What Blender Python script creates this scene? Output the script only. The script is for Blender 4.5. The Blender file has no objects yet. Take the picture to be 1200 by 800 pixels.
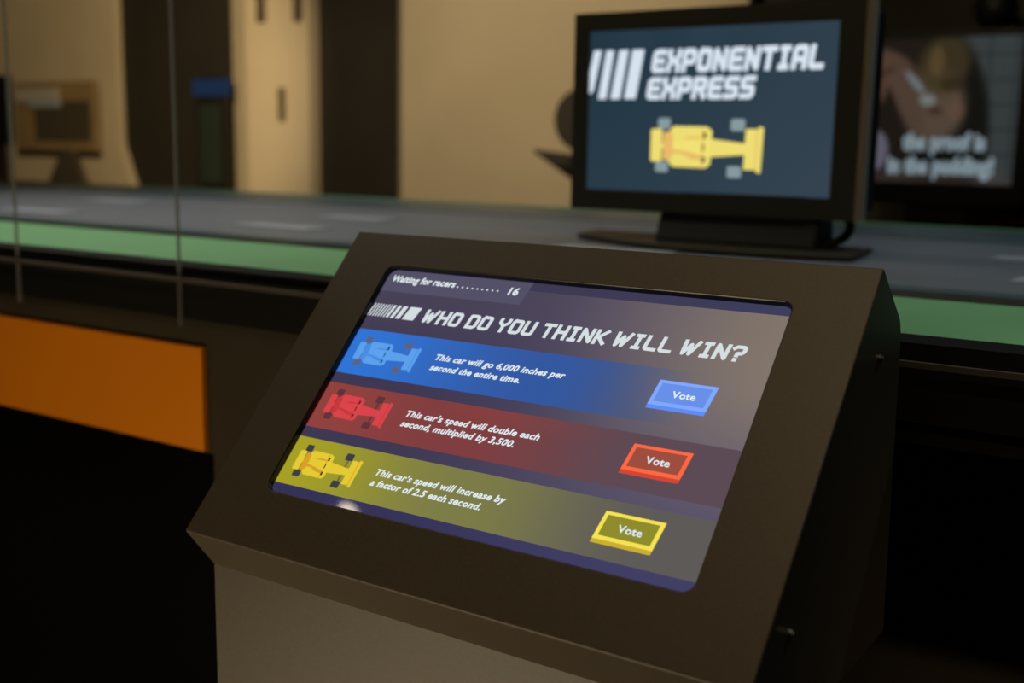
import bpy, bmesh, math, random
from mathutils import Vector, Matrix
random.seed(4)
S = bpy.context.scene
COL = S.collection

# ------------------------------------------------------------------ camera, world, lights, exposure
CH = 1.30                                   # lens height above the floor; scene is laid out around the point below the lens
cam_d = bpy.data.cameras.new('camera'); cam = bpy.data.objects.new('camera', cam_d); COL.objects.link(cam)
Rm = Matrix(((0.8329, -0.107, 0.543), (0.5532, 0.1317, -0.8226), (0.0165, 0.9855, 0.1688)))
q = Rm.to_quaternion(); q.normalize()
cam.matrix_world = Matrix.Translation((0, 0, CH)) @ q.to_matrix().to_4x4()
cam_d.sensor_width = 36; cam_d.lens = 39.9; cam_d.clip_start = .05
cam_d.dof.use_dof = True; cam_d.dof.focus_distance = 1.08; cam_d.dof.aperture_fstop = 3.5
S.camera = cam
S.view_settings.view_transform = 'Standard'; S.view_settings.look = 'None'
S.view_settings.gamma = 1; S.view_settings.exposure = 0; S.view_settings.use_curve_mapping = False
S.cycles.use_denoising = True
S.cycles.sample_clamp_indirect = 4
W = bpy.data.worlds.new('world'); S.world = W; W.use_nodes = True
W.node_tree.nodes['Background'].inputs[0].default_value = (.5, .42, .3, 1)
W.node_tree.nodes['Background'].inputs[1].default_value = .02

def area(name, loc, target, size, power, col, sy=None, spread=180):
    d = bpy.data.lights.new(name, 'AREA'); d.energy = power; d.color = col; d.size = size
    d.spread = math.radians(spread)
    if sy: d.shape = 'RECTANGLE'; d.size_y = sy
    o = bpy.data.objects.new(name, d); COL.objects.link(o); o.location = loc
    o.rotation_euler = (Vector(target) - Vector(loc)).to_track_quat('-Z', 'Y').to_euler()
    return o
def spot(name, loc, target, power, col, ang, blend=.6, r=.06):
    d = bpy.data.lights.new(name, 'SPOT'); d.energy = power; d.color = col
    d.spot_size = math.radians(ang); d.spot_blend = blend; d.shadow_soft_size = r
    o = bpy.data.objects.new(name, d); COL.objects.link(o); o.location = loc
    o.rotation_euler = (Vector(target) - Vector(loc)).to_track_quat('-Z', 'Y').to_euler()
    return o
WARM = (1, .76, .45)
CEIL = 3.2
area('ceiling_light_front', (-.48, .55, CEIL - .06), (-.48, .55, 0), .9, 11.5, WARM)
area('low_fill_visitor_side', (-1.1, -.3, .10), (-.7, .85, .85), .6, 18, (1, .80, .52))  # added fill near the floor, imitating bounced light; no lamp known there
spot('wall_wash_centre', (-3.9, 3.2, 2.6), (-4.0, 6.0, 1.3), 180, (1, .80, .53), 85)
spot('wall_wash_pier', (-5.2, 3.4, 2.6), (-6.1, 6.0, 1.3), 22, (1, .80, .54), 60)
spot('wall_wash_left', (-4.4, 3.0, 2.5), (-8.6, 6.0, 1.5), 410, (1, .77, .46), 70)
spot('track_light_left', (-2.9, 1.9, 3.1), (-2.6, 2.0, 1.1), 92, (1, .92, .82), 110, .9)
spot('track_light_right', (.4, 2.6, 3.1), (.1, 2.1, 1.1), 36, (.62, .85, 1), 110, .9)
spot('orange_panel_light', (-2.2, -.4, 3.0), (-2.1, 1.2, .9), 30, (1, .8, .5), 50, .9)
spot('plinth_fill_right', (.6, -.4, 2.9), (0, 1.5, .3), 80, (1, .82, .58), 24, .8)  # added spot to lift the dark base panel; no known source
spot('corner_fill', (-1.2, 3.4, 3.0), (-1.0, 6.0, 1.5), 50, WARM, 55, .9)  # added weak spot brightening the crate and back wall; no known fixture

# ------------------------------------------------------------------ helpers
def lin(c):
    return tuple(((v / 255) / 12.92 if v / 255 <= .04045 else ((v / 255 + .055) / 1.055) ** 2.4) for v in c)
def rootloc(p):
    v = Vector((0, 0, 0))
    while p is not None:
        v += Vector(p.location); p = p.parent
    return v
def obj(name, bm, m, parent=None, smooth=False, bevel=0, seg=2):
    me = bpy.data.meshes.new(name)
    if isinstance(m, (list, tuple)):
        for k in m: me.materials.append(k)
    else: me.materials.append(m)
    off = rootloc(parent)
    bmesh.ops.translate(bm, verts=bm.verts, vec=-off)
    bm.to_mesh(me); bm.free()
    if smooth:
        for p in me.polygons: p.use_smooth = True
    o = bpy.data.objects.new(name, me); COL.objects.link(o)
    if parent: o.parent = parent
    if bevel:
        b = o.modifiers.new('bevel', 'BEVEL'); b.width = bevel; b.segments = seg; b.limit_method = 'ANGLE'; b.angle_limit = math.radians(40)
    return o
def thing(name, label, cat, loc, group=None):
    o = bpy.data.objects.new(name, None); COL.objects.link(o); o.location = loc
    o['label'] = label; o['category'] = cat; o.empty_display_size = .1
    if group: o['group'] = group
    return o
def tag(o, label, cat, group=None):
    o['label'] = label; o['category'] = cat
    if group: o['group'] = group
    return o
def struct(name, bm, m, **k):
    o = obj(name, bm, m, **k); o['kind'] = 'structure'; return o
def box(x0, x1, y0, y1, z0, z1, bm=None, rotz=0):
    bm = bm or bmesh.new()
    r = bmesh.ops.create_cube(bm, size=1)['verts']
    bmesh.ops.scale(bm, verts=r, vec=(x1 - x0, y1 - y0, z1 - z0))
    if rotz: bmesh.ops.rotate(bm, verts=r, cent=(0, 0, 0), matrix=Matrix.Rotation(rotz, 3, 'Z'))
    bmesh.ops.translate(bm, verts=r, vec=((x0 + x1) / 2, (y0 + y1) / 2, (z0 + z1) / 2))
    return bm
def cyl(p, axis, r, h, n=24, bm=None, r2=None):
    bm = bm or bmesh.new()
    v = bmesh.ops.create_cone(bm, cap_ends=True, segments=n, radius1=r, radius2=r if r2 is None else r2, depth=h)['verts']
    mt = Vector(axis).to_track_quat('Z', 'Y').to_matrix()
    bmesh.ops.rotate(bm, verts=v, cent=(0, 0, 0), matrix=mt); bmesh.ops.translate(bm, verts=v, vec=p)
    return bm
def prism(poly, x0, x1, bm=None):             # poly in (Y, Z), extruded along X
    bm = bm or bmesh.new()
    a = [bm.verts.new((x0, y, z)) for y, z in poly]; b = [bm.verts.new((x1, y, z)) for y, z in poly]
    bm.faces.new(a); bm.faces.new(b[::-1]); n = len(poly)
    for i in range(n): bm.faces.new((a[i], b[i], b[(i + 1) % n], a[(i + 1) % n]))
    bmesh.ops.recalc_face_normals(bm, faces=bm.faces); return bm
def prism_z(poly, z0, z1, bm=None):
    bm = bm or bmesh.new()
    a = [bm.verts.new((x, y, z0)) for x, y in poly]; b = [bm.verts.new((x, y, z1)) for x, y in poly]
    bm.faces.new(a); bm.faces.new(b[::-1]); n = len(poly)
    for i in range(n): bm.faces.new((a[i], b[i], b[(i + 1) % n], a[(i + 1) % n]))
    bmesh.ops.recalc_face_normals(bm, faces=bm.faces); return bm
def tube(pts, r, n=10, bm=None):
    bm = bm or bmesh.new(); rings = []
    for i, p in enumerate(pts):
        p = Vector(p); d = (Vector(pts[min(i + 1, len(pts) - 1)]) - Vector(pts[max(i - 1, 0)])).normalized()
        u = d.orthogonal().normalized() if not rings else (u - d * u.dot(d)).normalized()
        w = d.cross(u)
        rings.append([bm.verts.new(p + r * (math.cos(t) * u + math.sin(t) * w)) for t in [2 * math.pi * k / n for k in range(n)]])
    for a, b in zip(rings, rings[1:]):
        for k in range(n): bm.faces.new((a[k], a[(k + 1) % n], b[(k + 1) % n], b[k]))
    bm.faces.new(rings[0][::-1]); bm.faces.new(rings[-1]); return bm

def mat(name, col, rough=.5, spec=.5, noise=0, nscale=40, bump=0, metal=0, coat=0, bscale=None, emit=None, es=1):
    m = bpy.data.materials.new(name); m.use_nodes = True; nt = m.node_tree; b = nt.nodes['Principled BSDF']
    b.inputs['Base Color'].default_value = (*col, 1); b.inputs['Roughness'].default_value = rough
    b.inputs['Specular IOR Level'].default_value = spec; b.inputs['Metallic'].default_value = metal
    b.inputs['Coat Weight'].default_value = coat
    if emit: b.inputs['Emission Color'].default_value = (*emit, 1); b.inputs['Emission Strength'].default_value = es
    if noise or bump:
        tc = nt.nodes.new('ShaderNodeTexCoord'); n = nt.nodes.new('ShaderNodeTexNoise')
        n.inputs['Scale'].default_value = nscale; n.inputs['Detail'].default_value = 5
        nt.links.new(tc.outputs['Object'], n.inputs['Vector'])
    if noise:
        r = nt.nodes.new('ShaderNodeValToRGB')
        r.color_ramp.elements[0].color = (*[c * (1 - noise) for c in col], 1); r.color_ramp.elements[0].position = .3
        r.color_ramp.elements[1].color = (*[min(1, c * (1 + noise)) for c in col], 1); r.color_ramp.elements[1].position = .7
        nt.links.new(n.outputs['Fac'], r.inputs['Fac']); nt.links.new(r.outputs['Color'], b.inputs['Base Color'])
    if bump:
        n2 = nt.nodes.new('ShaderNodeTexNoise'); n2.inputs['Scale'].default_value = bscale or nscale
        nt.links.new(tc.outputs['Object'], n2.inputs['Vector'])
        bp = nt.nodes.new('ShaderNodeBump'); bp.inputs['Strength'].default_value = bump; bp.inputs['Distance'].default_value = .001
        nt.links.new(n2.outputs['Fac'], bp.inputs['Height']); nt.links.new(bp.outputs['Normal'], b.inputs['Normal'])
    return m
def emis(name, col, st=1.0, gloss=.5, rough=.03):        # a lit pixel area behind glossy glass
    m = mat(name, (0, 0, 0), rough=rough, spec=gloss, emit=col, es=st); return m
def emis_attr(name, st=1.0, rough=.03, gloss=.5):
    m = mat(name, (0, 0, 0), rough=rough, spec=gloss); nt = m.node_tree
    a = nt.nodes.new('ShaderNodeAttribute'); a.attribute_name = 'Col'
    b = nt.nodes['Principled BSDF']; nt.links.new(a.outputs['Color'], b.inputs['Emission Color']); b.inputs['Emission Strength'].default_value = st
    return m

M = dict(
    powder=mat('black_powder_coat', (.056, .043, .025), rough=.48, spec=.45, noise=.12, nscale=300, bump=.25, bscale=1500),
    recess=mat('screen_border_black', (.002, .002, .002), rough=.3, spec=.3),
    mon=mat('monitor_black_plastic', (.032, .026, .018), rough=.5, spec=.5, bump=.1, nscale=900),
    monedge=mat('monitor_edge', (.27, .21, .16), rough=.5),
    blackp=mat('black_plastic', (.003, .003, .0035), rough=.55, spec=.3),
    channel=mat('channel_black', (.005, .004, .003), rough=.8, spec=.2),
    screw=mat('screw_steel', (.5, .45, .4), rough=.25, metal=1),
    wall=mat('tan_wall_paint', (.62, .50, .34), rough=.85, noise=.06, nscale=1.5, bump=.1),
    wall2=mat('tan_wall_shadow_paint', (.50, .40, .26), rough=.85, noise=.08, nscale=1.2),
    dark=mat('dark_brown_wall', (.022, .016, .009), rough=.8, noise=.2, nscale=2),
    floor=mat('dark_carpet', (.06, .048, .034), rough=.95, noise=.35, nscale=260, bump=.5, bscale=500),
    ceil=mat('ceiling_black', (.02, .017, .013), rough=.9),
    green=mat('green_felt_strip', (.21, .52, .25), rough=.7, noise=.05, nscale=6),
    asph=mat('grey_track', (.20, .225, .27), rough=.5, noise=.08, nscale=5, spec=.5),
    asph2=mat('blue_grey_track_edge', (.10, .15, .18), rough=.4, noise=.08, nscale=5),
    mark=mat('lane_mark_paint', (.42, .47, .55), rough=.5, noise=.05, nscale=50),
    fascia=mat('dark_fascia', (.014, .011, .007), rough=.5, noise=.1, nscale=8),
    base=mat('brown_base_panel', (.036, .027, .015), rough=.7, spec=.2, noise=.08, nscale=4),
    orange=mat('orange_laminate', (.60, .175, .003), rough=.6, spec=.15, noise=.04, nscale=3),
    slot=mat('slot_dark', (.10, .07, .04), rough=.7),
    disc=mat('dark_brown_disc', (.020, .013, .008), rough=.8),
    board=mat('ochre_board', (.30, .20, .09), rough=.7, noise=.1, nscale=5),
    dscreen=mat('grey_brown_screen', (.09, .075, .05), rough=.3),
    wood=mat('orange_wood', (.5, .24, .08), rough=.6, noise=.2, nscale=20),
    steel=mat('grey_rail', (.05, .04, .03), rough=.5),
)

# ------------------------------------------------------------------ the room
struct('floor', box(-12, 4, -4.5, 7, -.1, 0), M['floor'])
struct('ceiling', box(-12, 4, -4.5, 7, CEIL, CEIL + .1), M['ceil'])
struct('wall_back', box(-12, 4, 6.07, 6.2, 0, CEIL), M['dark'])
struct('wall_left', box(-12.1, -12, -4.5, 7, 0, CEIL), M['dark'])
struct('wall_right', box(4, 4.1, -4.5, 7, 0, CEIL), M['dark'])
struct('wall_front', box(-12, 4, -4.6, -4.5, 0, CEIL), M['dark'])
# pale piers standing out of the dark back wall
bm = prism_z([(-11.5, 6.0), (-7.80, 6.0), (-7.80, 6.07), (-11.5, 6.07)], 0, CEIL)
p1 = struct('trim_1', bm, M['wall'])
bm = bmesh.new()
v = [bm.verts.new(c) for c in [(-7.805, 5.99, 1.32), (-7.805, 6.06, 1.32), (-7.55, 6.06, .7), (-7.55, 5.99, .7), (-7.9, 5.99, .7), (-7.9, 6.06, .7), (-7.9, 5.99, 1.32), (-7.9, 6.06, 1.32)]]
for f in [(0, 3, 2, 1), (6, 7, 5, 4), (0, 6, 4, 3), (1, 2, 5, 7), (0, 1, 7, 6), (3, 4, 5, 2)]: bm.faces.new([v[i] for i in f])
bmesh.ops.recalc_face_normals(bm, faces=bm.faces)
obj('flared_foot', bm, M['wall'], p1)
p2 = struct('trim_2', prism_z([(-6.29, 5.97), (-5.67, 5.97), (-5.67, 6.07), (-6.54, 6.07)], 0, CEIL), M['wall'])
for x, z0, z1, w in [(-6.13, 2.14, 2.55, .1), (-5.77, 2.13, 2.55, .1), (-5.94, 1.45, 1.69, .075)]:
    bm = box(x - w / 2, x + w / 2, 5.96, 5.99, z0, z1)
    obj('slot', bm, M['slot'], p2, bevel=.02, seg=3)
p3 = struct('trim_3', prism_z([(-4.84, 5.97), (-2.45, 5.97), (-2.45, 6.07), (-4.95, 6.07)], 0, CEIL), M['wall'])

# ------------------------------------------------------------------ race track exhibit
TZ = CH - .193
tb = thing('race_track_table', 'long race track table with green edge strip and orange front panel behind the kiosk', 'table', (-2.5, 2.2, 0))
def tz(d): return CH + d
obj('track_bed', box(-9, 3.4, 1.66, 3.14, TZ - .09, TZ - .002), M['asph'], tb)
obj('inner_edge_strip', box(-9, 3.4, 1.662, 1.72, TZ - .002, TZ), M['asph2'], tb)
obj('back_edge_strip', box(-9, 3.4, 2.72, 3.14, TZ - .002, TZ + .001), M['asph2'], tb)
obj('back_lip', box(-9, 3.4, 3.14, 3.165, TZ - .09, TZ + .004), M['green'], tb)
obj('gutter', box(-9, 3.4, 1.57, 1.66, TZ - .09, TZ - .03), M['channel'], tb)
obj('green_strip', box(-9, 3.4, 1.25, 1.577, TZ - .09, TZ), M['green'], tb)
for x, y, l in [(-1.935, 1.935, .245), (-2.81, 1.885, .27), (-3.70, 1.885, .27), (-1.05, 1.935, .245), (-.2, 1.93, .245), (.65, 1.93, .245),
                (-3.1, 2.37, .25), (-2.02, 2.30, .22), (-1.15, 2.32, .25), (-.3, 2.32, .25), (-4.0, 2.37, .25)]:
    obj('lane_mark', box(x - l / 2, x + l / 2, y - .045, y + .045, TZ - .002, TZ + .001), M['mark'], tb)
# glass channel and fascia
obj('glass_channel', box(-9, 3.4, 1.19, 1.25, tz(-.275), TZ + .001), M['channel'], tb)
obj('channel_edge', box(-9, 3.4, 1.168, 1.1752, tz(-.214), tz(-.208)), M['steel'], tb)
obj('upper_panel', box(-9, -1.3575, 1.20, 1.45, tz(-.49), tz(-.275)), M['base'], tb)
obj('orange_panel', box(-9, -1.366, 1.187, 1.1995, tz(-.485), tz(-.318)), M['orange'], tb, bevel=.002)
obj('lower_rail', box(-.55, 3.4, 1.20, 1.45, tz(-.30), tz(-.275)), M['channel'], tb)
obj('pedestal_panel', box(-1.357, -.5502, 1.20, 1.45, 0, tz(-.275)), M['base'], tb)
obj('recessed_base', box(-.6, 3.3, 1.50, 2.9, 0, tz(-.3)), M['base'], tb)
obj('void_shade_sheet', box(-9, -1.36, 1.32, 1.36, 0, tz(-.3)), M['recess'], tb)  # added near-black sheet standing in for the shaded void under the table
obj('support', box(-8.8, -8.0, 1.7, 2.9, 0, tz(-.28)), M['fascia'], tb)

# glass panes in front of the track
gm = bpy.data.materials.new('clear_glass'); gm.use_nodes = True; nt = gm.node_tree; nt.nodes.clear()
o_ = nt.nodes.new('ShaderNodeOutputMaterial'); mx = nt.nodes.new('ShaderNodeMixShader'); tr = nt.nodes.new('ShaderNodeBsdfTransparent')
gl = nt.nodes.new('ShaderNodeBsdfGlossy'); gl.inputs['Roughness'].default_value = .01; fr = nt.nodes.new('ShaderNodeFresnel'); fr.inputs['IOR'].default_value = 1.35
tr.inputs[0].default_value = (.97, .985, .975, 1)
ge = nt.nodes.new('ShaderNodeNewGeometry'); mm = nt.nodes.new('ShaderNodeMath'); mm.operation = 'SUBTRACT'; mm.use_clamp = True
nt.links.new(fr.outputs[0], mm.inputs[0]); nt.links.new(ge.outputs['Backfacing'], mm.inputs[1]); nt.links.new(mm.outputs[0], mx.inputs[0]); nt.links.new(tr.outputs[0], mx.inputs[1]); nt.links.new(gl.outputs[0], mx.inputs[2]); nt.links.new(mx.outputs[0], o_.inputs[0])
edge = mat('glass_edge_tint', (.30, .28, .28), rough=.3)
nt = edge.node_tree; eb = nt.nodes['Principled BSDF']; em = nt.nodes.new('ShaderNodeMixShader'); et = nt.nodes.new('ShaderNodeBsdfTransparent')
em.inputs[0].default_value = .45; nt.links.new(et.outputs[0], em.inputs[1]); nt.links.new(eb.outputs[0], em.inputs[2])
nt.links.new(em.outputs[0], nt.nodes['Material Output'].inputs[0])
for x0, x1, lb in [(-3.2, -1.826, 'tall clear glass pane at the far left end of the track table'),
                   (-1.823, -1.403, 'narrow clear glass pane between the two dark joints, above the orange panel'),
                   (-1.401, 1.6, 'wide clear glass pane directly behind the kiosk, in front of the monitor')]:
    g = obj('glass_pane', box(x0, x1, 1.179, 1.186, tz(-.285), 2.0), gm); tag(g, lb, 'glass', 'glass panes along the front of the track table')
    obj('pane_edge', box(x1 - .0015, x1, 1.1787, 1.1863, tz(-.285), 2.0), edge, g)

# ------------------------------------------------------------------ voting kiosk
TH = math.atan2(.732, .6813); Bv = Vector((0, math.cos(TH), math.sin(TH))); Nv = Vector((0, -math.sin(TH), math.cos(TH)))
def F(u, v, depth=0.0):       # face coordinates: metres from the face's left edge and top edge, depth into the face
    return Vector((u - .9, 0, CH)) + Bv * (.627 - v) - Nv * (.8222 + depth)
KW, KH = .619, .404
kiosk = thing('voting_kiosk', 'black floor-standing touch screen kiosk with slanted face asking who will win', 'kiosk', (-.59, .9, 0))
tl, bl = F(0, 0), F(0, KH)
def yz(p): return (p[1], p[2])
prof = [yz(bl), (.7907, tz(-.4442)), (.7907, .02), (.94, .02), (.94, tz(-.48)), (1.122, tz(-.48)), (1.105, tz(-.172)), (1.098, tz(-.156)), yz(tl)]
# housing shell without its face
bm = bmesh.new()
x0, x1 = -.9, -.281
a = [bm.verts.new((x0, y, z)) for y, z in prof]; b = [bm.verts.new((x1, y, z)) for y, z in prof]
bm.faces.new(a[::-1]); bm.faces.new(b)
for i in range(len(prof) - 1): bm.faces.new((a[i], a[i + 1], b[i + 1], b[i]))
# face with a rounded opening: outer loop shared with the shell
def rrect(u0, u1, v0, v1, r, n=8):
    pts = []
    for cx, cy, s in [(u1 - r, v0 + r, -90), (u1 - r, v1 - r, 0), (u0 + r, v1 - r, 90), (u0 + r, v0 + r, 180)]:
        for k in range(n + 1):
            t = math.radians(s + 90 * k / n); pts.append((cx + r * math.cos(t), cy + r * math.sin(t)))
    return pts
op = rrect(.0722, .5485, .0465, .3385, .011)
inner = [bm.verts.new(F(u, v)) for u, v in op]; deep = [bm.verts.new(F(u, v, .014)) for u, v in op]
outer = [a[-1], b[-1], b[0], a[0]]
oe = [bm.edges.get((outer[i], outer[(i + 1) % 4])) or bm.edges.new((outer[i], outer[(i + 1) % 4])) for i in range(4)]
ie = [bm.edges.new((inner[i], inner[(i + 1) % len(inner)])) for i in range(len(inner))]
bmesh.ops.triangle_fill(bm, use_beauty=True, edges=oe + ie)
for i in range(len(inner)):
    j = (i + 1) % len(inner); f = bm.faces.new((inner[i], inner[j], deep[j], deep[i])); f.material_index = 1
bmesh.ops.recalc_face_normals(bm, faces=bm.faces)
obj('housing', bm, [M['powder'], M['recess']], kiosk, bevel=.0022, seg=3)
obj('foot_plate', box(-.93, -.25, .72, 1.08, 0, .02), M['powder'], kiosk, bevel=.003)
for y, z in [(1.032, -.184), (.832, -.377)]:
    bm = cyl((-.2795, y, tz(z)), (1, 0, 0), .0038, .003, 16)
    cyl((-.2783, y, tz(z)), (1, 0, 0), .0022, .003, 6, bm)
    obj('screw', bm, M['screw'], kiosk)
# display
def pill(c, a_, b_):
    return tuple(a_[i] + (b_[i] - a_[i]) * c for i in range(3))
def sstep(a_, b_, x):
    t = max(0, min(1, (x - a_) / (b_ - a_))); return t * t * (3 - 2 * t)
def ui(x, y):                 # picture shown on the kiosk screen, x and y in millimetres
    if y < 57:                # header bar
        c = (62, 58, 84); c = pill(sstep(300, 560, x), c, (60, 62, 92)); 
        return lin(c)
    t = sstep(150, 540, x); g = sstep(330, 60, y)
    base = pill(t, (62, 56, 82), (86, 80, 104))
    tan_wash = pill(sstep(280, 575, x) * g ** 1.2, base, (152, 136, 112))  # background gradient plus a tan reflected wash painted into the picture
    base = pill(sstep(200, 60, y) * .35, tan_wash, (92, 84, 96))
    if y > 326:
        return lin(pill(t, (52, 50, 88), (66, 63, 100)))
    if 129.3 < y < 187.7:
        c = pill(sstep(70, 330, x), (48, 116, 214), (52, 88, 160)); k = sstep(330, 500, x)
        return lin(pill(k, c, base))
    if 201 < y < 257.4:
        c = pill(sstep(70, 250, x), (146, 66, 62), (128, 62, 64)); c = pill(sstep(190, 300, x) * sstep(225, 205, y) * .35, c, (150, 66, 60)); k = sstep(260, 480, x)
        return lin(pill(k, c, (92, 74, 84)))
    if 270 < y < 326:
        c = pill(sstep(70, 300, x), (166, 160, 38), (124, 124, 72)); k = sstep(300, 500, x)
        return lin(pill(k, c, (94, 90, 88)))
    return lin(base)
def painted_grid(name, P, xs, ys, fn, m, parent, nrm):
    bm = bmesh.new(); vs = [[bm.verts.new(P(x, y)) for x in xs] for y in ys]
    for j in range(len(ys) - 1):
        for i in range(len(xs) - 1):
            bm.faces.new((vs[j][i], vs[j + 1][i], vs[j + 1][i + 1], vs[j][i + 1]))
    bm.faces.ensure_lookup_table()
    bm.normal_update()
    if bm.faces[0].normal.dot(Vector(nrm)) < 0: bmesh.ops.reverse_faces(bm, faces=bm.faces)
    o = obj(name, bm, m, parent); me = o.data
    at = me.color_attributes.new('Col', 'FLOAT_COLOR', 'POINT')
    k = 0
    for y in ys:
        for x in xs:
            at.data[k].color = (*fn(x, y), 1); k += 1
    return o
def lines(a_, b_, st, cuts):
    v = {round(a_ + (b_ - a_) * i / int((b_ - a_) / st), 4) for i in range(int((b_ - a_) / st) + 1)}
    v = {x for x in v if all(abs(x - c) > .6 for c in cuts)}
    for c in cuts: v |= {c - .15, c + .15}
    return sorted(v)
DD = .0080
obj('display_border', (lambda bm: (bm.faces.new([bm.verts.new(F(u, v, DD + .0006)) for u, v in [(.06, .035), (.06, .355), (.56, .355), (.56, .035)]]), bm)[1])(bmesh.new()), M['recess'], kiosk)
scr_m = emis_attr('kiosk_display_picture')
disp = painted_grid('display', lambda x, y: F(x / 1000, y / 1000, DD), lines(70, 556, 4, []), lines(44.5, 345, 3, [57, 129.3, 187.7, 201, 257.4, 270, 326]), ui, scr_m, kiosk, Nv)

PRINT = DD - .0003
def poly2(bm, pts, P, mi=0):
    f = bm.faces.new([bm.verts.new(P(x, y)) for x, y in pts]); f.material_index = mi; return f
def orient(bm, nrm):
    bm.normal_update()
    r = [f for f in bm.faces if f.normal.dot(Vector(nrm)) < 0]
    if r: bmesh.ops.reverse_faces(bm, faces=r)
# block lettering -------------------------------------------------------------
GL = {  # strokes on a 4 x 6 grid, y up
 'E': [[(4, 6), (.6, 6), (0, 5.4), (0, .6), (.6, 0), (4, 0)], [(0, 3), (3.6, 3)]],
 'X': [[(0, 6), (0, 4.6), (1.2, 3), (2.8, 3), (4, 4.6), (4, 6)], [(0, 0), (0, 1.4), (1.2, 3)], [(2.8, 3), (4, 1.4), (4, 0)]],
 'P': [[(0, 0), (0, 6), (3.4, 6), (4, 5.4), (4, 3), (3.4, 2.4), (0, 2.4)]],
 'O': [[(.6, 6), (3.4, 6), (4, 5.4), (4, .6), (3.4, 0), (.6, 0), (0, .6), (0, 5.4), (.6, 6)]],
 'N': [[(0, 0), (0, 6), (4, 0), (4, 6)]],
 'T': [[(0, 6), (4, 6)], [(2, 6), (2, 0)]],
 'I': [[(.4, 6), (2.6, 6)], [(.4, 0), (2.6, 0)], [(1.5, 6), (1.5, 0)]],
 'A': [[(0, 0), (0, 5.4), (.6, 6), (3.4, 6), (4, 5.4), (4, 0)], [(0, 2.4), (4, 2.4)]],
 'L': [[(0, 6), (0, .6), (.6, 0), (4, 0)]],
 'R': [[(0, 0), (0, 6), (3.4, 6), (4, 5.4), (4, 3.4), (3.4, 2.8), (0, 2.8)], [(2.2, 2.8), (4, 0)]],
 'S': [[(4, 6), (.6, 6), (0, 5.4), (0, 3.5), (.5, 3), (3.5, 3), (4, 2.5), (4, .6), (3.4, 0), (0, 0)]],
 'W': [[(0, 6), (.5, .1), (2.6, 4.6), (3.1, .1), (5.4, 6)]],
 'H': [[(0, 0), (0, 6)], [(4, 0), (4, 6)], [(0, 3), (4, 3)]],
 'D': [[(0, 0), (0, 6), (3.2, 6), (4, 5.2), (4, .8), (3.2, 0), (0, 0)]],
 'Y': [[(0, 6), (0, 4.4), (2, 2.8), (4, 4.4), (4, 6)], [(2, 2.8), (2, 0)]],
 'U': [[(0, 6), (0, .6), (.6, 0), (3.4, 0), (4, .6), (4, 6)]],
 'K': [[(0, 0), (0, 6)], [(4, 6), (1, 3), (4, 0)], [(0, 3), (1, 3)]],
 '?': [[(0, 5.2), (.8, 6), (3.4, 6), (4, 5.4), (4, 3.8), (3.2, 3), (1.8, 3), (1.8, 2)], [(1.8, .1), (1.8, -.05)]],
}
GW = {'I': 3, 'W': 5.4}
def block_text(bm, s, x, y, w, h, shear, stroke, gap, P, space=3.0):
    """s set between x and x+w (millimetres), baseline y, cap height h; y grows downward"""
    adv = sum((GW.get(c, 4) + gap) if c != ' ' else space for c in s) - gap
    k = h / (6 + stroke); kx = w / (adv + stroke)
    cx = stroke / 2
    def T(px, py):
        X = x + (cx + px) * kx; Y = (py + stroke / 2) * k
        return (X + Y * shear, y - Y)
    hw = stroke / 2
    for c in s:
        if c == ' ': cx += space; continue
        for st in GL[c]:
            for p, q_ in zip(st, st[1:]):
                d = Vector((q_[0] - p[0], q_[1] - p[1]))
                if d.length < 1e-6: continue
                d.normalize(); n = Vector((-d.y, d.x)) * hw; e0 = d * hw * (.96 if p is st[0] else 0); e = d * hw * (.96 if q_ is st[-1] else 0)
                # stems a little narrower than bars look heavier; keep both equal
                poly2(bm, [T(*(Vector(p) - e0 + n)), T(*(Vector(p) - e0 - n)), T(*(Vector(q_) + e - n)), T(*(Vector(q_) + e + n))], P)
            for p in (st if st[0] == st[-1] else st[1:-1]):
                poly2(bm, [T(p[0] + hw * math.cos(t), p[1] + hw * math.sin(t)) for t in [math.pi / 8 + k2 * math.pi / 4 for k2 in range(8)]], P)
        cx += GW.get(c, 4) + gap
def text_mesh(s, x, y, w, h, P, nrm, m, name, parent, bold=.02, shear=.3):
    """plain lettering fitted to width w with cap height about h (millimetres)"""
    cu = bpy.data.curves.new('t', 'FONT'); cu.body = s; cu.offset = bold; cu.shear = shear; cu.resolution_u = 3; cu.space_character = 1.06
    cu.fill_mode = 'FRONT'
    to = bpy.data.objects.new('t', cu); me = bpy.data.meshes.new_from_object(to)
    xs = [v.co.x for v in me.vertices]; a_, b_ = min(xs), max(xs); kx = w / (b_ - a_); ky = h / .70
    bm = bmesh.new(); bm.from_mesh(me)
    for v in bm.verts: v.co = P(x + (v.co.x - a_) * kx, y - v.co.y * ky)
    orient(bm, nrm)
    bpy.data.objects.remove(to); bpy.data.curves.remove(cu); bpy.data.meshes.remove(me)
    return obj(name, bm, m, parent)
PK = lambda x, y: F(x / 1000, y / 1000, PRINT)
PK2 = lambda x, y: F(x / 1000, y / 1000, PRINT - .0003)
white = emis('lit_white', lin((226, 236, 240)))
whiteh = emis('lit_headline_white', lin((212, 222, 224)))
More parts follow.
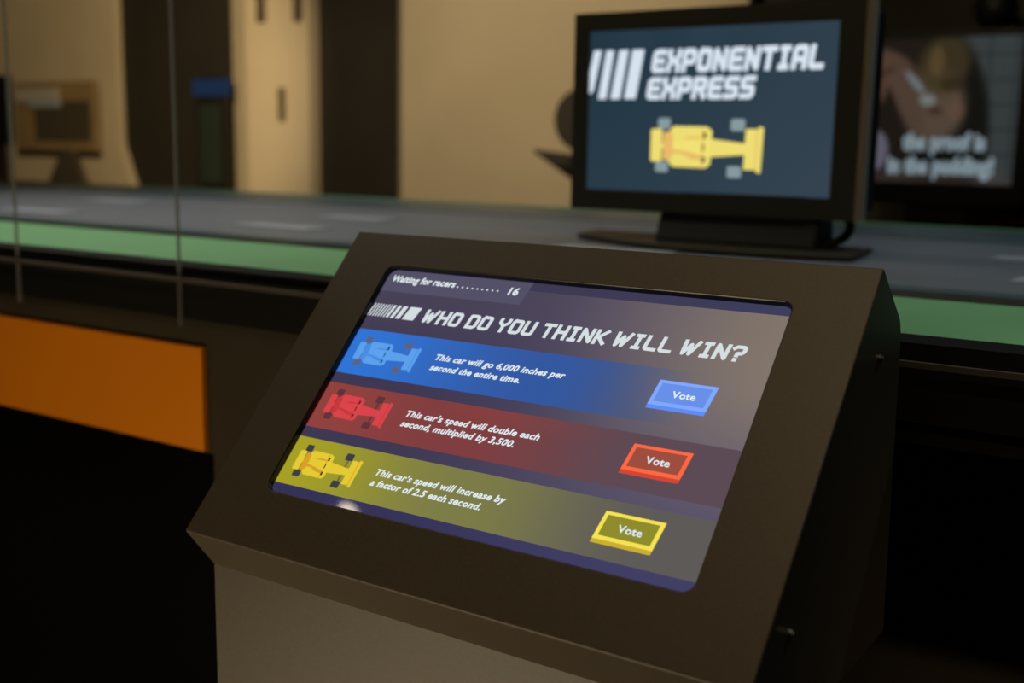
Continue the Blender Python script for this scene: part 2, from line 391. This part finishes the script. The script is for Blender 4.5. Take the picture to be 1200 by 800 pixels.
# header tab
bm = bmesh.new(); poly2(bm, [(70, 44.6), (265, 44.6), (259, 76), (70, 76)], PK); orient(bm, Nv)
obj('status_tab', bm, emis('lit_tab', lin((84, 80, 104))), disp)
text_mesh('Waiting for racers', 80.5, 62.5, 88, 8.4, PK2, Nv, white, 'status_lettering', disp, .034, .15)
bm = bmesh.new()
for i in range(9):
    cx_ = 172.5 + i * 6.6; poly2(bm, [(cx_ + 1.1 * math.cos(t), 61.6 + 1.1 * math.sin(t)) for t in [k * math.pi / 4 for k in range(8)]], PK2)
orient(bm, Nv); obj('status_dots', bm, white, disp)
text_mesh('16', 239, 64.6, 12.5, 9.2, PK2, Nv, white, 'status_number', disp, .034, .15)
# barcode-like run of bars before the headline
bm = bmesh.new(); xb = 73
bars = [(1.7, 2.2)] * 7 + [(3.4, 2.8), (4.4, 3), (6.0, 3.6), (15.5, 0)]
for wd, gp in bars:
    x_a = xb; x_b = xb + wd
    sl = 4.2
    ya, yb = 94, 111.2
    poly2(bm, [(max(70.2, x_a + sl - 2), ya), (x_b + sl - 2, ya), (x_b - 2, yb), (max(70.2, x_a - 2), yb)], PK)
    xb += wd + gp
orient(bm, Nv); obj('headline_bars', bm, whiteh, disp)
bm = bmesh.new(); block_text(bm, 'WHO DO YOU THINK WILL WIN?', 147.5, 112.6, 369, 18.2, .15, 1.6, 2.25, PK, 2.6); orient(bm, Nv)
obj('headline_lettering', bm, whiteh, disp)
# answer rows
rows = [(158.8, 155.8, 168.4, ('This car will go 6,000 inches per', 'second the entire time.'), (191, 348.5), (190, 301.5)),
        (228.2, 226.0, 237.8, ("This car's speed will double each", 'second, multiplied by 3,500.'), (190.5, 350.5), (189.3, 327)),
        (298.2, 295.4, 307.1, ("This car's speed will increase by", 'a factor of 2.5 each second.'), (190, 345), (189.2, 322))]
carcol = [dict(body=(92, 160, 236), shade=(74, 140, 228), tyre=(88, 100, 130), dark=(22, 70, 110), axle=(70, 110, 180)),
          dict(body=(216, 68, 74), shade=(196, 56, 62), tyre=(96, 50, 58), dark=(90, 30, 40), axle=(110, 48, 54)),
          dict(body=(228, 202, 52), shade=(214, 160, 40), tyre=(60, 62, 70), dark=(60, 50, 30), axle=(110, 110, 50))]
def race_car(name, x0, yc, L, P, nrm, c, parent, lift):
    s = L / 985
    mats = [emis(name + '_' + k, lin(c[k])) for k in ('axle', 'tyre', 'body', 'shade', 'dark')]
    bm = bmesh.new()
    def pl(pts, mi): poly2(bm, [(x0 + (px - 100) * s, yc + (py - 385) * s) for px, py in pts], lambda x, y: P(x, y, lift + mi * .00006), mi)
    def rr(xa, xb, ya, yb, r, mi):
        pl(rrect(xa, xb, ya, yb, r, 4), mi)
    rr(195, 225, 200, 560, 5, 0); rr(850, 880, 220, 560, 5, 0)
    rr(160, 272, 148, 238, 18, 1); rr(146, 264, 503, 590, 18, 1); rr(806, 926, 156, 250, 18, 1); rr(790, 912, 530, 622, 18, 1)
    rr(98, 202, 236, 503, 20, 2)
    pl([(212, 262), (280, 262), (300, 300), (300, 460), (270, 490), (212, 490)], 3)
    pl([(270, 250), (305, 213), (600, 217), (648, 250), (640, 520), (600, 550), (305, 545), (262, 500)], 2)
    pl([(190, 350), (460, 322), (640, 316), (940, 350), (940, 437), (640, 460), (460, 440), (190, 395)], 2)
    pl([(370, 318), (460, 295), (560, 300), (560, 316), (460, 318)], 3); pl([(280, 430), (380, 440), (470, 478), (560, 486), (560, 450), (440, 420), (300, 400)], 3)
    pl([(560, 225), (572, 225), (572, 545), (560, 545)], 3)
    pl([(572, 264), (600, 262), (598, 312), (572, 312)], 4); pl([(565, 460), (594, 460), (594, 505), (565, 508)], 4); pl([(566, 352), (582, 358), (582, 410), (566, 414)], 4)
    pl([(936, 236), (1045, 234), (1040, 556), (928, 556)], 2); pl([(1045, 214), (1086, 224), (1074, 582), (1034, 574)], 2); pl([(1030, 236), (1042, 236), (1036, 556), (1024, 556)], 3)
    orient(bm, nrm)
    return obj(name, bm, mats, parent)
btn = [dict(f=(104, 144, 232), e=(128, 168, 255), s=(96, 140, 245), y=142.0, x=0), dict(f=(158, 78, 62), e=(255, 104, 66), s=(206, 72, 52), y=211.7, x=-.4), dict(f=(142, 140, 44), e=(246, 226, 84), s=(200, 176, 50), y=281.0, x=-1.3)]
for i, (yc, y1, y2, tx, e1, e2) in enumerate(rows):
    race_car('race_car_picture', 84.5, yc, 83.5, lambda x, y, l: F(x / 1000, y / 1000, PRINT - l), Nv, carcol[i], disp, 0)
    text_mesh(tx[0], e1[0], y1, e1[1] - e1[0], 7.0, PK2, Nv, white, 'answer_lettering', disp, .029, .3)
    text_mesh(tx[1], e2[0], y2, e2[1] - e2[0], 7.0, PK2, Nv, white, 'answer_lettering', disp, .029, .3)
    b_ = btn[i]; X, Y = 447 + b_['x'], b_['y']; sl = 3.9
    bm = bmesh.new()
    def par(xa, xb, ya, yb, mi, l):
        def sx(y): return -(y - Y) / 27 * sl
        poly2(bm, [(xa + sx(ya), ya), (xb + sx(ya), ya), (xb + sx(yb), yb), (xa + sx(yb), yb)], lambda x, y: F(x / 1000, y / 1000, PRINT - l), mi)
    par(X, X + 58, Y, Y + 31.3, 1, 0); par(X, X + 58, Y, Y + 27.3, 2, .0002); par(X + 4, X + 54, Y + 3.3, Y + 23.6, 0, .0004)
    orient(bm, Nv)
    bo = obj('vote_button', bm, [emis('btn_face', lin(b_['f'])), emis('btn_side', lin(b_['s'])), emis('btn_edge', lin(b_['e']))], disp)
    PV = lambda x, y: F(x / 1000, y / 1000, PRINT - .0007)
    text_mesh('Vote', X + 16.8, Y + 17.6, 23.5, 7.2, PV, Nv, white, 'vote_lettering', disp, .024, .0)

# ------------------------------------------------------------------ monitor on the track table
YM = 2.1
mon = thing('display_monitor', 'black monitor on a flat foot showing a title above a yellow race car', 'monitor', (-.94, 2.15, TZ))
sx0, sx1, sz1, sz0 = -1.205, -.683, tz(.2365), tz(-.0845)
ox0, ox1, oz1, oz0 = -1.240, -.637, tz(.273), tz(-.126)
bm = bmesh.new()     # frame ring
box(ox0, sx0, YM - .004, YM + .03, oz0, oz1, bm); box(sx1, ox1, YM - .004, YM + .03, oz0, oz1, bm)
box(sx0, sx1, YM - .004, YM + .03, sz1, oz1, bm); box(sx0, sx1, YM - .004, YM + .03, oz0, sz0, bm)
bm2 = bmesh.new(); bm2.from_mesh((lambda me: (bm.to_mesh(me), me)[1])(bpy.data.meshes.new('x')))
bmesh.ops.remove_doubles(bm2, verts=bm2.verts, dist=1e-5)
bm.free(); obj('frame', bm2, M['mon'], mon)
obj('side_trim', box(ox1, ox1 + .012, YM + .001, YM + .033, oz0, oz1), M['monedge'], mon)
obj('back_shell', box(ox0 + .01, ox1 + .004, YM + .033, YM + .115, oz0 + .012, oz1 - .012), M['blackp'], mon, bevel=.008)
def mui(x, y):
    c = pill(sstep(0, 524, x) * .7 + sstep(0, 325, y) * .3, (36, 56, 70), (54, 68, 82))
    k = 1 + .06 * math.sin(x * .35) * math.sin(y * .35) * sstep(150, 300, y)
    if y < 45: k *= 1 + .12 * math.exp(-((x - 105) / 40) ** 2) + .1 * math.exp(-((x - 250) / 40) ** 2)
    return tuple(v * k for v in lin(c))
PMf = lambda x, y, l=0: Vector((sx0 + x / 1000, YM + .001 - l, sz1 - y / 1000))
mscr = painted_grid('display', lambda x, y: PMf(x, y), lines(0, (sx1 - sx0) * 1000, 5, []), lines(0, (sz1 - sz0) * 1000, 5, []), mui, emis_attr('monitor_picture', rough=.25), mon, (0, -1, 0))
bm = bmesh.new()
for p in ([(10, 38), (28, 38), (11, 118), (4, 126), (1, 122), (1, 80)], [(39, 38.5), (57, 38.5), (41, 136), (22, 136)], [(69, 38.8), (90, 38.8), (73, 136), (51, 136)], [(99, 39), (126, 39), (109, 136), (83, 136)]):
    poly2(bm, p, lambda x, y: PMf(x, y, .0005))
orient(bm, (0, -1, 0)); mw = emis('lit_title_white', lin((222, 232, 246)), rough=.25); obj('title_bars', bm, mw, mscr)
bm = bmesh.new()
block_text(bm, 'EXPONENTIAL', 141, 86, 353, 46, .14, 2.0, 2.5, lambda x, y: PMf(x, y + (-.012) * 0, .0005))
block_text(bm, 'EXPRESS', 132, 138.3, 229, 44, .14, 2.0, 2.5, lambda x, y: PMf(x, y, .0005))
orient(bm, (0, -1, 0)); obj('title_lettering', bm, mw, mscr)
race_car('race_car_picture', 148, 231.5, 238, lambda x, y, l: PMf(x, y, .0005 + l * 4), (0, -1, 0), dict(body=(246, 226, 118), shade=(240, 190, 108), tyre=(140, 158, 162), dark=(70, 66, 30), axle=(52, 66, 72)), mscr, 0)
# neck, foot and cable
obj('neck', prism([(2.08, TZ + .01), (2.20, TZ + .01), (2.18, oz0 + .03), (2.12, oz0 + .03)], -1.035, -.70), M['blackp'], mon, bevel=.008)
obj('hinge', box(-.99, -.72, 2.10, 2.2, oz0 - .025, oz0 + .05), M['blackp'], mon, bevel=.01)
pts = [(-.70 + .05 * math.sin(t), 2.13, TZ + .056 + .034 * math.cos(t)) for t in [k * math.pi / 12 for k in range(13)]]
obj('cable', tube(pts, .009), M['blackp'], mon, smooth=True)
fr_l, fr_r, bk_r, bk_l = (-1.246, 2.137), (-.613, 2.03), (-.629, 2.215), (-1.274, 2.28)
front = [(fr_l[0] + (fr_r[0] - fr_l[0]) * t, fr_l[1] + (fr_r[1] - fr_l[1]) * t - .09 * math.sin(math.pi * t)) for t in [k / 16 for k in range(17)]]
obj('foot_plate', prism_z(front + [bk_r, bk_l], TZ + .0015, TZ + .0115), M['mon'], mon, bevel=.003)

# ------------------------------------------------------------------ video screen at the back right
vs = thing('video_screen', 'dim upright video screen at right showing a face, a spoon and white words', 'screen', (-1.16, 5.05, 0))
vx0, vx1, vz1, vz0 = -1.48, -.885, 1.775, 1.18
obj('casing', box(vx0 - .04, vx1 + .05, 5.005, 5.07, vz0 - .09, vz1 + .03), M['blackp'], vs, bevel=.005)
def ell(x, y, cx, cy, rx, ry, rot=0, soft=.25):
    c, s_ = math.cos(rot), math.sin(rot); dx_, dy_ = x - cx, y - cy
    d = math.hypot((dx_ * c + dy_ * s_) / rx, (-dx_ * s_ + dy_ * c) / ry)
    return sstep(1 + soft, 1 - soft, d)
def art(x, y):                # x, y 0..1 across and down the screen
    c = (58, 64, 66)
    gx = min(abs(x - k) for k in (.80, .97, 1.12)); gy = min(abs(y - k) for k in (.12, .29, .46, .63, .80))
    if x > .6: c = pill(max(sstep(.016, .004, gx), sstep(.016, .004, gy)) * .6, c, (34, 40, 42))
    c = pill(ell(x, y, .50, .55, .32, .62, -.12, .12), c, (17, 17, 15))
    c = pill(sstep(.42, .3, x), c, (30, 24, 20))
    c = pill(ell(x, y, .45, .46, .21, .27, -.08), c, (88, 72, 60))
    c = pill(ell(x, y, .50, .18, .17, .2, .2) * .85, c, (66, 55, 34))
    c = pill(ell(x, y, .45, .16, .05, .10) * .6, c, (104, 84, 52))
    c = pill(ell(x, y, .57, .32, .09, .05) * .6, c, (44, 34, 22))
    c = pill(ell(x, y, .60, .50, .06, .07) * .5, c, (110, 80, 70))
    c = pill(ell(x, y, .46, .50, .05, .025) * .7, c, (60, 34, 30))
    c = pill(ell(x, y, .12, .18, .20, .10, .4), c, (84, 62, 52))
    c = pill(ell(x, y, .25, .40, .075, .28, -.45), c, (84, 66, 56))
    c = pill(ell(x, y, .06, .30, .08, .16, .2) * .8, c, (96, 68, 54))
    c = pill(ell(x, y, .10, .23, .08, .03, -.5) * .6, c, (52, 38, 32))
    c = pill(ell(x, y, .31, .30, .025, .10, -.72), c, (112, 120, 124))
    c = pill(ell(x, y, .405, .425, .055, .04, .1), c, (118, 124, 124))
    c = pill(ell(x, y, .5, 1.0, .55, .10) * .5, c, (74, 62, 60))
    c = pill(ell(x, y, .07, .78, .085, .14, 0, .12), c, (98, 94, 110))
    return lin(c)
PVs = lambda x, y, l=0: Vector((vx0 + x * (vx1 - vx0), 5.003 - l, vz1 - y * (vz1 - vz0)))
vsc = painted_grid('display', lambda x, y: PVs(x, y), [i / 90 for i in range(91)], [i / 90 for i in range(91)], art, emis_attr('video_picture', st=.85, rough=.5, gloss=.2), vs, (0, -1, 0))
vwm = emis('video_white', lin((128, 142, 152)), rough=.5, gloss=.2)
text_mesh('the proof is', .255, .765, .56, .11, lambda x, y: PVs(x, y, .002), (0, -1, 0), vwm, 'caption_lettering', vsc, .065, 0)
text_mesh('in the pudding!', .16, .93, .72, .11, lambda x, y: PVs(x, y, .002), (0, -1, 0), vwm, 'caption_lettering', vsc, .065, 0)
obj('stand', box(-1.30, -1.05, 5.02, 5.07, .02, vz0 - .09), M['blackp'], vs)
obj('stand_foot', box(-1.45, -.9, 4.9, 5.2, 0, .02), M['blackp'], vs)

# dark round lantern above the screen, on the wall behind
ln = thing('round_lantern', 'dark round hanging lantern above the video screen at the right', 'lantern', (-1.16, 5.8, CEIL))
bm = bmesh.new(); bmesh.ops.create_uvsphere(bm, u_segments=24, v_segments=16, radius=.1); bmesh.ops.translate(bm, verts=bm.verts, vec=(-1.16, 5.8, 1.97))
obj('globe', bm, M['blackp'], ln, smooth=True); obj('cord', cyl((-1.16, 5.8, 2.63), (0, 0, 1), .005, 1.14, 8), M['blackp'], ln)

# slatted crate under the screen, behind the table
cr = thing('slatted_crate', 'orange-brown slatted wooden crate on a stand under the video screen', 'crate', (-.95, 5.5, 0))
for k in range(6):
    obj('slat', box(-1.20 + k * .1, -1.145 + k * .1, 5.40, 5.43, .55, 1.05), M['wood'], cr)
obj('rail', box(-1.22, -.62, 5.43, 5.46, .6, .66), M['wood'], cr); obj('rail', box(-1.22, -.62, 5.43, 5.46, .92, .98), M['wood'], cr)
obj('box_body', box(-1.22, -.62, 5.46, 5.7, 0, 1.0), M['wood'], cr)

# ------------------------------------------------------------------ things against the left back wall
dp = thing('display_board', 'ochre framed display board with a dark screen on a tapered stand, left', 'display', (-8.3, 5.88, 0))
obj('board', box(-8.97, -7.89, 5.86, 5.90, 1.206, 1.768), M['board'], dp, bevel=.01)
obj('dark_screen', box(-8.68, -7.95, 5.845, 5.86, 1.288, 1.61), M['dscreen'], dp, bevel=.004)
obj('pale_sign', box(-8.92, -8.33, 5.83, 5.845, 1.60, 1.715), mat('pale_sign', (.5, .43, .38), rough=.5), dp, bevel=.004)
obj('sign_tab', box(-8.72, -8.31, 5.825, 5.84, 1.557, 1.616), mat('pale_blue_sign', (.35, .40, .42), rough=.5), dp, bevel=.004)
bm = bmesh.new()
v = [bm.verts.new(c) for c in [(-8.35, 5.85, 1.22), (-8.22, 5.85, 1.22), (-8.05, 5.85, .90), (-8.05, 5.85, 0), (-8.58, 5.85, 0), (-8.58, 5.85, .90)]]
f = bm.faces.new(v); r = bmesh.ops.extrude_face_region(bm, geom=[f]); bmesh.ops.translate(bm, verts=[g for g in r['geom'] if isinstance(g, bmesh.types.BMVert)], vec=(0, .06, 0)); bmesh.ops.recalc_face_normals(bm, faces=bm.faces)
obj('stand', bm, M['dscreen'], dp)
ws = thing('wall_screen', 'black screen cut off by the left edge of the photo', 'screen', (-7.95, 5.0, 0))
obj('casing', box(-8.2, -7.75, 5.0, 5.05, 1.25, 1.755), M['blackp'], ws, bevel=.006)
obj('pole', box(-8.0, -7.95, 5.01, 5.05, 0, 1.26), M['blackp'], ws)
cb = thing('dark_cabinet', 'tall dark cabinet with an added strip for a blue glass reflection between the two pale piers', 'cabinet', (-6.68, 5.96, 0))
obj('body', box(-6.79, -6.45, 5.92, 5.965, 0, 1.78), M['fascia'], cb, bevel=.006)
obj('blue_reflection_strip', box(-6.80, -6.40, 5.905, 5.92, 1.635, 1.76), emis('blue_reflection_strip', lin((22, 40, 66)), rough=.5), cb, bevel=.004)  # glowing strip stands in for a blue reflection on the glass
obj('glazed_front', box(-6.74, -6.52, 5.91, 5.92, 1.0, 1.57), mat('dim_green_glass', (.03, .04, .03), rough=.3), cb)
ds = thing('disc_sculpture', 'dark brown round disc on a post with a pointed arm, left of the monitor', 'sculpture', (-2.86, 5.0, 0))
obj('disc', cyl((-2.90, 5.0, 1.44), (0, 1, 0), .155, .05, 40), M['disc'], ds, bevel=.01)
obj('arm', cyl((-3.03, 5.0, 1.235), (.30, 0, -.095), .008, .32, 20, None, .075), M['disc'], ds, smooth=True)
obj('post', cyl((-2.86, 5.0, .65), (0, 0, 1), .04, 1.3, 20), M['disc'], ds, smooth=True)
obj('foot', cyl((-2.86, 5.0, .01), (0, 0, 1), .2, .02, 32), M['disc'], ds)

# ------------------------------------------------------------------ ceiling downlight whose round lens shows in the kiosk glass
dl = thing('downlight', 'small round ceiling downlight mirrored in the lower left of the kiosk glass', 'lamp', (-2.753, -.378, CEIL))
obj('can', cyl((-2.753, -.378, CEIL - .03), (0, 0, 1), .075, .06, 32), M['blackp'], dl)
obj('lens', cyl((-2.753, -.378, CEIL - .062), (0, 0, 1), .052, .004, 32), mat('lamp_lens', (0, 0, 0), emit=(1, .84, .62), es=16), dl)
spot('downlight_beam', (-2.753, -.378, CEIL - .08), (-2.79, -.2, 0), 14, WARM, 80, .7)
